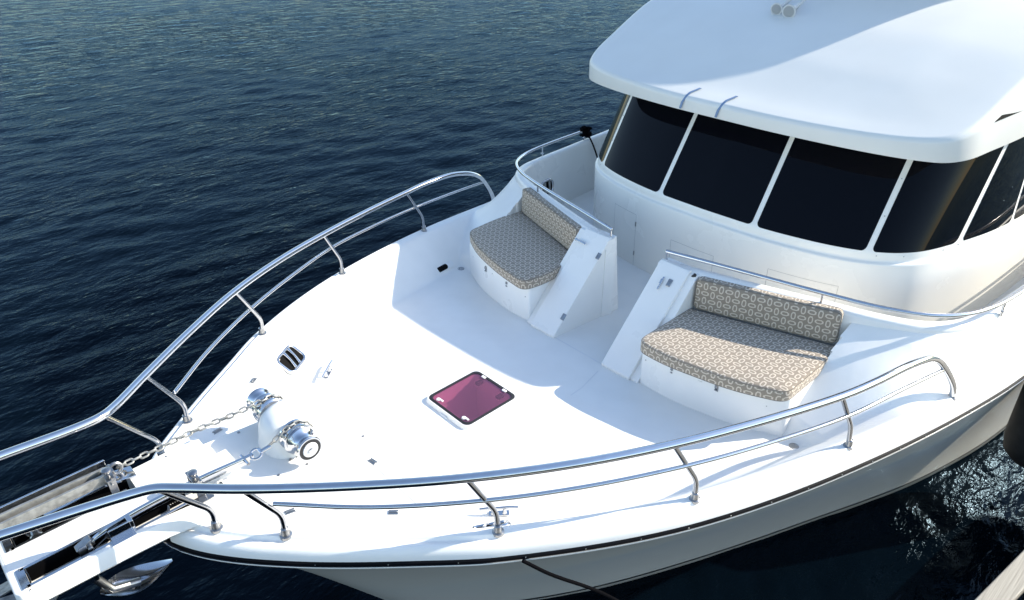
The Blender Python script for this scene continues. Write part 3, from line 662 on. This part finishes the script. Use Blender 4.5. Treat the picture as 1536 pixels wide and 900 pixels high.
def cushion(name, outl, z0, z1, r, label, grp, cat, crown=.012, T=WF):
    rings = []
    prof = [(r, z0), (r*.3, z0+r*.3), (0, z0+r), (0, z1-r*1.0), (r*.12, z1-r*.55), (r*.45, z1-r*.15), (r, z1)]
    for d, z in prof: rings.append([T(p[0], p[1], z) for p in inset(outl, d)])
    c = np.mean(np.array(outl), axis=0)
    for k, dz in ((.85, .55), (.65, .85), (.4, .97), (.15, 1)):
        rings.append([T(c[0]+(p[0]-c[0])*k*.985, c[1]+(p[1]-c[1])*k*.985, z1+crown*dz) for p in inset(outl, r)])
    o = obj(name, ring_loft(rings, cap0=True, cap1=True), FAB, angle=60)
    meta(o, label, cat, grp)
    me = o.data; uvl = me.uv_layers.new(name='UVMap'); n = len(outl)
    per = np.concatenate([[0], np.cumsum([np.linalg.norm(np.array(outl[(i+1) % n])-np.array(outl[i])) for i in range(n)])])
    inv = {}
    A = np.array([[T(1, 0, 0)[j]-T(0, 0, 0)[j] for j in range(3)], [T(0, 1, 0)[j]-T(0, 0, 0)[j] for j in range(3)], [T(0, 0, 1)[j]-T(0, 0, 0)[j] for j in range(3)]])
    for poly in me.polygons:
        nl = A @ np.array(poly.normal)
        for li in poly.loop_indices:
            vi = me.loops[li].vertex_index; p = A @ (np.array(me.vertices[vi].co)+np.array(o.location)-np.array(T(0, 0, 0)))
            if abs(nl[2]) > .6: uvl.data[li].uv = (p[1], p[0])
            elif abs(nl[0]) > abs(nl[1]): uvl.data[li].uv = (p[1], p[2])
            else: uvl.data[li].uv = (p[0], p[2])
    pip = [T(p[0], p[1], z1-r*.35) for p in inset(outl, r*.22)]; pip.append(pip[0])
    pp = obj('piping', tube(pip, .0042, 6, cap=False), PIPING, None)
    pl = pp.location.copy(); pp.parent = o; pp.location = pl-o.location
    pip = [T(p[0], p[1], z0+r*.5) for p in inset(outl, r*.2)]; pip.append(pip[0])
    pp = obj('piping', tube(pip, .0042, 6, cap=False), PIPING, None)
    pl = pp.location.copy(); pp.parent = o; pp.location = pl-o.location
    return o
for s in (1, -1):
    side = 'half sunlit' if s > 0 else 'fully shaded'
    if s > 0: so = round_poly([(-.735, .80), (-.725, 1.15), (-.84, 1.80), (-1.03, 2.235), (-1.66, 2.235), (-2.02, 2.20), (-1.60, .80), (-1.05, .80)], [.12, .4, .4, .11, .2, .03, .02, .1], 7)
    else: so = round_poly([(-.735, -.80), (-.80, -1.3), (-.95, -1.85), (-1.15, -2.23), (-1.66, -2.26), (-2.08, -2.22), (-1.60, -.80), (-1.05, -.74)], [.12, .4, .4, .11, .2, .03, .02, .2], 7)[::-1]
    cushion('seat_cushion', so, .242, .372, .028, 'patterned taupe seat cushion on the bench '+('nearer the camera, its front half in sun' if s > 0 else 'on the far side, wholly in shade'), 'patterned cushions on the two foredeck benches', 'seat cushion')
    # back cushion: a long roll leaning on the bulwark
    a = np.array((-1.60, s*.83, .375)); b = np.array((-2.01, s*2.17, .375)); ln = np.linalg.norm(b-a); xd = (b-a)/ln
    fwd = np.cross((0, 0, 1), xd); fwd = fwd if fwd[0] > 0 else -fwd
    up = np.array((0, 0, 1.))-fwd*.16
    # outline in (along, up), extruded along thickness
    T = frame((a+b)/2+np.array((0, 0, .165))-fwd*.035, xd, fwd)
    yl = T(0, 1, 0)-T(0, 0, 0); sg = 1 if yl[2] > 0 else -1
    ro_ = 'nearer'
    ow_ = [(-ln/2, sg*-.165), (ln/2, sg*-.165), (ln/2, sg*.180), (-ln/2, sg*.180)]
    if sg < 0: ow_ = ow_[::-1]
    ow_ = round_poly(ow_, .065, 7)
    lean = lambda A_, B_, C_, T=T, sg=sg: T(A_, B_, C_-.06*B_*sg)
    cushion('back_cushion', ow_, -.085, .032, .034, 'long patterned taupe back cushion standing behind the '+('nearer' if s > 0 else 'far shaded')+' bench seat', 'patterned cushions on the two foredeck benches', 'back cushion', .012, lean)

# cushion UVs: box projection along the cushion's own axes is enough for the small trellis pattern

# ------------------------------------------------------------------ hawse pipes, cleats, scuppers, hinges
for s in (1, -1):
    x, y = 1.76, 1.47; z = .205
    nrm = np.array([-.02, -s*.62, .62]); T = frame((x, s*y, z+.02), (.86, -s*.5, 0) if False else (.84, -s*.52, -.05), nrm)
    hp_ = obj('hawse_pipe', [frame_ring(.31, .235, .07, .035, .022, T), prism(rrect(.27, .20, .05), T, -.01, .003)], STEEL, yacht)
    obj('hawse_opening', prism(rrect(.245, .17, .045), T, .003, .006), DARK, hp_)  # black plate, no hole: stands in for the shaded inside
    for k in (-.045, .03):
        obj('hawse_roller', tube([T(k-.02, -.085, .012), T(k+.0, 0, .024), T(k+.02, .085, .012)], [.017, .011, .017], 12), STEEL, hp_)
    c = np.array((1.50, s*1.27, float(zf(1.5))+.01)); T = frame(c, (.75, -s*.62, 0), (0, 0, 1))
    cl = obj('mooring_cleat', [tube(smooth_path([T(-.15, 0, .055), T(-.08, 0, .062), T(0, 0, .06), T(.08, 0, .062), T(.15, 0, .055)], 4), .011, 10), lathe([(0, .022), (.02, .014), (.055, .014)], T(-.045, 0, 0), (0, 0, 1), 12), lathe([(0, .022), (.02, .014), (.055, .014)], T(.045, 0, 0), (0, 0, 1), 12), box(T, .16, .05, .01)], STEEL, yacht)
    # scupper slot in the bulwark foot
    T = frame((-.86, s*2.43, -.13), (-.97, s*.16, -.02), (0, -s*.72, .68))
    if s < 0:
        sc = obj('scupper_pocket', prism(rrect(.38, .085, .042), T, -.01, .012), PLAST, yacht)
        obj('scupper_opening', prism(rrect(.27, .07, .034), T, .018, .021), DARK, sc) if False else obj('scupper_opening', [(lambda P: P)(prism([(p[0]-.05, p[1]) for p in rrect(.26, .07, .034)], T, .012, .016))], DARK, sc)  # black patch drawn as the dark inside of the scupper
    zd = float(deck_h(np.array(-1.10), np.array(s*2.36)))
    dr_ = obj('deck_drain', [lathe([(-.004, .045), (.004, .045), (.006, .036), (.003, .034), (.003, .004)], (-1.10, s*2.36, zd), (0, 0, 1), 24)], CAST, deck)
    for x, y, r_ in ((2.84, .59, .2), (2.303, 1.067, .7), (2.11, .52, 1.4)):
        if s < 0 and y == .52: continue
        z = float(deck_h(np.array(x), np.array(s*y))); T = frame((x, s*y, z), (math.cos(r_), -s*math.sin(r_), .05), (0, 0, 1))
        obj('locker_hinge', [box(T, .07, .016, .008, (0, -.012, .003)), box(T, .07, .016, .008, (0, .012, .003)), tube([T(-.03, 0, .008), T(.03, 0, .008)], .006, 8)], CAST, deck, bevel=.002)
    # locker seams on the foredeck
    def strip(P, wd_=.005, hgt=.0012):
        pcs = []
        for (xa, ya), (xb, yb2) in zip(P[:-1], P[1:]):
            nseg = max(2, int(math.hypot(xb-xa, yb2-ya)/.05)); Vv = []; d_ = np.array([xb-xa, yb2-ya]); d_ = d_/np.linalg.norm(d_); n_ = np.array([-d_[1], d_[0]])*wd_/2
            for k in range(nseg+1):
                t = k/nseg; px, py = xa+(xb-xa)*t, ya+(yb2-ya)*t; z_ = float(deck_h(np.array(px), np.array(py)))+hgt
                Vv += [(px+n_[0], py+n_[1], z_), (px-n_[0], py-n_[1], z_)]
            pcs.append((Vv, [(2*k, 2*k+1, 2*k+3, 2*k+2) for k in range(nseg)]))
        return pcs
    obj('locker_seam', strip([(2.13, s*.44), (2.13, s*1.13), (2.88, s*.56)]), SEAM, deck, smooth=False)
# floor groove across the gate opening, plus a painted sliver of sunlight beside it
obj('floor_seam_sun_sliver', strip([(-.80, -.34), (-.79, .34)], .02)+strip([(-.66, .40), (-.30, .50), (-.12, .52)], .012), mat('pale_seam_sun_sliver', (.72, .72, .71), .6), deck, smooth=False)

# ------------------------------------------------------------------ pilothouse
BR = np.array([(-2.90, 0), (-2.92, .65), (-3.02, 1.3), (-3.21, 1.82), (-3.52, 2.16), (-4.09, 2.39), (-5.03, 2.60), (-7, 2.72), (-12, 2.78)])
TR = np.array([(-3.64, 0), (-3.67, .63), (-3.76, 1.26), (-3.92, 1.81), (-4.24, 2.14), (-4.88, 2.38), (-5.45, 2.47), (-7, 2.52), (-12, 2.55)])
KN = np.arange(len(BR)); bx_, by_ = pchip(KN, BR[:, 0]), pchip(KN, BR[:, 1]); tx_, ty_ = pchip(KN, TR[:, 0]), pchip(KN, TR[:, 1])
def wall(q, z, off=0):
    s = 1 if q >= 0 else -1; q = abs(q); t = max(0, (z-.8)/1.15)
    def P(q): 
        q = max(q, 0); return np.array([bx_(q)*(1-t)+tx_(q)*t, by_(q)*(1-t)+ty_(q)*t])
    p = P(q); d = P(q+.02)-P(max(q-.02, 0)); d /= np.linalg.norm(d)+1e-9; n = np.array([d[1], -d[0]]); n = n if n[0]+n[1] > 0 else -n
    if q < .02: n = np.array([1., 0])
    p = p+n*off; return (p[0], s*p[1], z)
qs = np.concatenate([np.arange(-8, -5, .1), np.arange(-5, 5.001, .05), np.arange(5.1, 8.01, .1)])
levels = [(2.25, 0), (1.4, 0), (.84, 0), (.80, .002), (.745, .003), (.715, .006), (.706, .014), (.70, .030), (.692, .040), (.675, .044), (.4, .042), (0, .038), (-.45, .03)]
cab = obj('pilothouse_wall', ring_loft([[wall(q, z, o_) for q in qs] for z, o_ in levels], closed=False), CREAM, yacht, angle=50)
def pane_(q0, q1, z0, z1, r_=.05, off=.004, n=26):
    rows_ = []; ws = []
    p0, p1 = np.array(wall(q0, z0)), np.array(wall(q1, z0)); W_ = sum(np.linalg.norm(np.array(wall(q0+(q1-q0)*(i+1)/20, z0))-np.array(wall(q0+(q1-q0)*i/20, z0))) for i in range(20))
    zz = list(z0+r_*(1-np.cos(np.linspace(0, math.pi/2, 7))))+list(np.linspace(z0+r_, z1, 10)[1:])
    for z in zz:
        ins = 0
        if z < z0+r_: ins = r_-math.sqrt(max(r_*r_-(z0+r_-z)**2, 0))
        k = ins/W_; rows_.append([wall(q0+(q1-q0)*(k+(1-2*k)*i/n), z, off) for i in range(n+1)])
    return ring_loft(rows_, closed=False)
def win(q0, q1, z0=.815, z1=2.05, **k):
    w_ = obj('window', pane_(q0, q1, z0, z1, **k), GLASS, cab, angle=60); return w_
g = .045
# centre pane and two flat side panes, two curved corner panes, then the side windows
for q0, q1 in ((-1+g, 1-g), (1+g, 3-g*1.3), (-3+g*1.3, -1-g), (3+g*1.6, 5-.05), (-5+.05, -3-g*1.6)): win(q0, q1)
for s in (1, -1):
    for a_, b_ in ((5.07, 6.0), (6.05, 6.45), (6.5, 7.2)):
        win(*sorted((s*a_, s*b_)), z0=.815, z1=2.05)
# little screws on the mullions
for q, z in ((3.01, 1.15), (3.01, 1.5), (3.2, .775), (3.8, .775), (4.7, .775), (5.01, .79), (-3.01, 1.4), (-3.01, 1.1), (-3.2, .775), (6.03, 1.1), (6.03, .79)):
    p = np.array(wall(q, z, .003)); obj('wall_screw', lathe([(0, .007), (.003, .006), (.004, .002)], p, (1, .4 if q > 0 else -.4, .3), 8), CAST, cab)
# locker doors in the wall under the windows
def seamrect(q0, q1, z0, z1, m, nm, hinges=None, wd_=.004):
    pc = []
    def off_at(z): return float(np.interp(z, [l[0] for l in levels][::-1], [l[1] for l in levels][::-1]))+.0015
    for z in (z0, z1):
        A_ = [wall(q, z-wd_/2, off_at(z)) for q in np.linspace(q0, q1, 12)]; B_ = [wall(q, z+wd_/2, off_at(z)) for q in np.linspace(q0, q1, 12)]; pc.append(ring_loft([A_, B_], closed=False))
    for q in (q0, q1):
        dq = wd_/2/.65; A_ = [wall(q-dq, z, off_at(z)) for z in np.linspace(z0, z1, 8)]; B_ = [wall(q+dq, z, off_at(z)) for z in np.linspace(z0, z1, 8)]; pc.append(ring_loft([A_, B_], closed=False))
    d_ = obj(nm, pc, m, cab, smooth=False)
    if hinges is not None:
        for z in hinges:
            A_ = np.array(wall(q0 if abs(q0) < abs(q1) else q1, z, off_at(z)+.003)); obj('door_hinge', box(frame(A_, (0, 0, 1), (1, 0, 0)), .06, .016, .01), CAST, d_, bevel=.002)
seamrect(-2.15, -1.47, -.33, .43, SEAM, 'locker_door', (.30, -.12)); seamrect(-.58, .37, .05, .30, SEAM, 'locker_door'); seamrect(1.40, 2.62, .10, .38, SEAM, 'locker_door')

# roof with its visor
RO = smooth_path([(-3.03, 0), (-3.035, .6), (-3.075, 1.2), (-3.14, 1.68), (-3.22, 2.0), (-3.34, 2.24), (-3.56, 2.37), (-4.05, 2.45), (-4.72, 2.53), (-6, 2.6), (-9, 2.66), (-13.5, 2.66)], 7)
RO = [np.array(p) for p in RO]; RO = [np.array((p[0], -p[1])) for p in RO[::-1]]+RO[1:]
ZT = pchip([-3.0, -3.3, -3.7, -4.2, -4.9, -6, -7.5, -14], [2.01, 2.09, 2.23, 2.42, 2.66, 2.88, 3.0, 3.12])
def roof():
    n = len(RO); spine = [np.array((min(p[0], -5.2) if p[0] > -13 else p[0], 0)) for p in RO]
    def at(i, d):     # d metres inward from the outline
        v = spine[i]-RO[i]; L_ = np.linalg.norm(v); return RO[i]+v*min(d/max(L_, .01), 1), d
    rings = []; 
    def zrow(d, f): return [(lambda p: (p[0], p[1], f(i, p)))(at(i, d)[0]) for i in range(n)]
    rings.append(zrow(.9, lambda i, p: 1.93)); rings.append(zrow(.10, lambda i, p: 1.88)); rings.append(zrow(.03, lambda i, p: 1.853)); rings.append(zrow(.005, lambda i, p: 1.858)); rings.append(zrow(0, lambda i, p: 1.872))
    def rad(i): return float(np.interp(RO[i][0], [-5, -3.6, -3.2], [.13, .08, .05]))
    for k in np.linspace(0, 90, 8):
        ring = []
        for i in range(n):
            r_ = rad(i); d = r_*(1-math.cos(R(k)))+.02*0; p = at(i, d)[0]; zt = float(ZT(p[0])); lo = 1.875
            r2 = min(r_, zt-lo); ring.append((p[0], p[1], zt-r2+r2*math.sin(R(k))))
        rings.append(ring)
    for tt in np.linspace(.06, 1, 26):
        ring = []
        for i in range(n):
            r_ = rad(i); v = spine[i]-RO[i]; L_ = np.linalg.norm(v); d = r_+(L_-r_)*tt; p = RO[i]+v*min(d/max(L_, .01), 1)
            ring.append((p[0], p[1], float(ZT(p[0]))+.035*min(1, d-r_)*(1 if True else 0)))
        rings.append(ring)
    return ring_loft(rings, closed=False)
rf = obj('roof', roof(), mat('roof_gelcoat', (.70, .70, .66), .3, var=(1.4, .05, .15), bump=(.8, .3, .008)), yacht, angle=50)
# thin grab brackets over the brow
for y in (-.49, -.01):
    pth = [(-3.24, y+.05, 2.085), (-3.12, y, 2.052), (-3.065, y-.01, 2.018), (-3.02, y-.03, 1.955), (-3.018, y-.05, 1.875)]
    rings = [[(p[0]+.003, p[1]-.013, p[2]), (p[0]+.003, p[1]+.013, p[2]), (p[0]+.009, p[1]+.013, p[2]+.006), (p[0]+.009, p[1]-.013, p[2]+.006)] for p in pth]
    obj('cover_strap', ring_loft(rings, cap0=True, cap1=True), mat('blue_grey_strap', (.16, .24, .38), .6), rf)
T = frame((-4.6, 2.512, 2.245), (-1, .11, 0), (0, 1, .12))
obj('side_vent', prism([(-.74, -.01), (-.62, .035), (1.6, .045), (1.6, -.01)], frame((-4.6, 2.505, 2.19), (-1, .11, 0), (.1, 1, .25)), -.05, .012), DARK, rf)
# air horns
hn = obj('air_horn', [lathe([(0, .085), (.012, .078), (.05, .050), (.12, .032), (.30, .022), (.62, .016)], (-4.80, -.34+dy, 2.73), (-1, -.17, .12), 28) for dy in (0,)]+[lathe([(0, .075), (.012, .068), (.05, .042), (.12, .027), (.30, .02), (.48, .015)], (-4.82, -.52, 2.735), (-1, -.17, .12), 28)], mat('worn_white_enamel', (.62, .62, .60), .35), rf)
HI = mat('horn_inside', (.35, .35, .34), .5)
obj('horn_mouth', lathe([(-.001, .066), (.03, .02)], (-4.797, -.34, 2.73), (-1, -.17, .12), 24), HI, hn); obj('horn_mouth', lathe([(-.001, .058), (.03, .018)], (-4.817, -.52, 2.735), (-1, -.17, .12), 24), HI, hn)
obj('horn_bracket', [box(frame((-5.35, -.5, 2.72), (1, 0, 0), (0, 0, 1)), .06, .16, .10), box(frame((-5.6, -.5, 2.78), (1, 0, 0), (0, 0, 1)), .12, .12, .08)], CAST, hn, bevel=.01)

# flybridge above and behind, out of view; top outline shaped to shade the roof
fb = obj('flybridge', [prism(round_poly([(-8.3, -1.6), (-8.3, 1.6), (-9.3, 2.45), (-13, 2.5), (-13, -2.5), (-9.3, -2.45)], .3), WF, 2.98, 4.36)], GEL, yacht, bevel=.05)
obj('shade_hardtop', prism(round_poly([(-6.75, -1.2), (-6.75, 1.2), (-7.1, 2.15), (-8.2, 2.5), (-8.6, 2.95), (-13, 3.0), (-13, -3.0), (-8.6, -2.95), (-8.2, -2.5), (-7.1, -2.15)], .3), WF, 4.33, 4.42), GEL, fb, bevel=.02)
obj('saloon_house', prism(round_poly([(-11.5, -2.75), (-11.5, 2.75), (-15.2, 2.7), (-15.2, -2.7)], .3), WF, -.4, 3.05), CREAM, yacht, bevel=.05)

# walkway fairlead seen beyond the gate on the far bulwark
T = frame((-3.28, -2.955, .12), (-1, -.16, 0), (0.1, 1, .1))
fl = obj('fairlead', [frame_ring(.34, .27, .12, .045, .03, T)], STEEL, yacht)
obj('fairlead_opening', prism(rrect(.28, .21, .09), T, .002, .006), DARK, fl)  # flat dark plate painted as the shade within the ring
obj('fairlead_roller', [tube([T(-.06, -.10, .02), T(-.06, .10, .02)], .02, 10), tube([T(.05, -.10, .02), T(.05, .10, .02)], .02, 10)], CAST, fl)

# ------------------------------------------------------------------ loose gear
fd = empty('fender', (-4.50, 3.72, -1.70)); meta(fd, 'large black rubber fender hanging against the hull side at the right edge', 'fender')
obj('body', lathe([(0, .04), (.02, .13), (.07, .24), (.16, .32), (.3, .35), (.9, .355), (1.35, .35), (1.5, .32), (1.62, .2), (1.7, .07), (1.78, .05)], (-4.50, 3.72, -1.70), (0, 0, 1), 36), BLACKM, fd)
obj('lanyard', tube(smooth_path([(-4.35, 3.70, .0), (-4.36, 3.6, .12), (-4.38, 3.42, .14), (-4.42, 3.22, .60), (-4.42, 3.20, .70)], 6), .010, 8), ROPE, fd)
def knot(c, n=22, r_=.05):
    P = []
    for i in range(n*3):
        a = i*.9; P.append((c[0]+r_*.75*math.sin(a*1.13)+random.uniform(-.012, .012), c[1]+r_*.6*math.cos(a)+random.uniform(-.012, .012), c[2]+r_*1.3*math.sin(a*.37)))
    return tube(smooth_path(P, 3), .014, 7)
k = obj('rope_hank', [knot((-4.33, -3.19, .69)), knot((-4.42, -3.17, .66)), tube(smooth_path([(-4.38, -3.15, .66), (-4.40, -3.05, .5), (-4.5, -3.02, .25)], 5), .013, 7)], ROPE)
meta(k, 'black rope hitched in a bundle round the far handrail beside the windows', 'rope')
ml = obj('mooring_line', tube(smooth_path([(1.86, 1.92, .34), (1.72, 2.03, .19), (1.35, 2.22, -.17), (1.1, 2.5, -.45), (.8, 2.9, -.8), (.4, 3.6, -1.08), (0, 4.35, -1.18)], 8), .013, 8), ROPE)
meta(ml, 'thin black mooring line running down from the hull edge across the grey hull side', 'mooring line')

# ------------------------------------------------------------------ dock
dk = empty('dock', (-3, 6, -2.9)); meta(dk, 'weathered grey timber dock, one plank edge in the lower right corner', 'dock')
WOOD = wood_mat()
y = 4.08
T = frame((-3.5, 4.36, -1.25), (1, -.125, 0), (0, 0, 1))
obj('edge_beam', box(T, 14, .20, .14, (0, -.02, -.0)), WOOD, dk, bevel=.012)
for i in range(12):
    obj('plank', box(T, 14, .135, .04, (0, .20+i*.145, .03+random.uniform(-.003, .003))), WOOD, dk, bevel=.006)
for x in (-8, -5, -2, 1):
    obj('pile', lathe([(0, .14), (1.9, .13)], T(x+3.5-2, .9, -1.9), (0, 0, 1), 20), WOOD, dk)

# ------------------------------------------------------------------ water
def water():
    na = 1100; ang = np.linspace(0, 2*math.pi, na, endpoint=False)
    rad = [.0]; r_ = 1.2
    rads = []
    while r_ < 4000:
        rads.append(r_); r_ += max(.045, r_*.0095) if r_ < 60 else r_*.06
    rads = np.array(rads); Rg, Ag = np.meshgrid(rads, ang, indexing='ij')
    cx, cy = 2.0, 2.5
    X = cx+Rg*np.cos(Ag); Y = cy+Rg*np.sin(Ag); Z = np.zeros_like(X); r2 = np.random.default_rng(3)
    main = R(70)
    fade = 1/(1+(Rg/70)**2)
    for i in range(46):
        lam = .38*(1.11**i) if i < 22 else .3*1.09**(i-20)*1.6; lam = min(lam, 4.5)*r2.uniform(.85, 1.15)
        th = main+r2.normal(0, .75); k_ = 2*math.pi/lam; amp = (.0030*lam**.6 if lam < 1.6 else .0028)*r2.uniform(.5, 1.2)
        ph = r2.uniform(0, 6.28)+.7*np.sin(X*.13*r2.uniform(.5, 1.5)+r2.uniform(0, 6))+.7*np.sin(Y*.11*r2.uniform(.5, 1.5)+r2.uniform(0, 6))
        a_ = k_*(X*math.cos(th)+Y*math.sin(th))+ph; Z += amp*(np.sin(a_)+.25*np.sin(2*a_+1))
    Z = Z*fade-2.2
    nR = len(rads); V = np.concatenate([np.stack([X.ravel(), Y.ravel(), Z.ravel()], 1), [[cx, cy, -2.2]]])
    i, j = np.meshgrid(np.arange(nR-1), np.arange(na), indexing='ij'); j2 = (j+1) % na
    F_ = np.stack([i*na+j, (i+1)*na+j, (i+1)*na+j2, i*na+j2], -1).reshape(-1, 4)
    me = bpy.data.meshes.new('water'); me.vertices.add(len(V)); me.vertices.foreach_set('co', V.ravel())
    tri = np.stack([np.full(na, len(V)-1), np.arange(na), (np.arange(na)+1) % na], -1)
    loops = np.concatenate([F_.ravel(), tri.ravel()]); me.loops.add(len(loops)); me.loops.foreach_set('vertex_index', loops)
    me.polygons.add(len(F_)+na); ls = np.concatenate([np.arange(len(F_))*4, len(F_)*4+np.arange(na)*3]); me.polygons.foreach_set('loop_start', ls)
    me.update(calc_edges=True); me.polygons.foreach_set('use_smooth', [True]*len(me.polygons)); me.materials.append(water_mat())
    o = bpy.data.objects.new('water', me); C.objects.link(o); meta(o, 'dark blue rippled sea water around the yacht', 'water', None, 'structure'); return o
water()
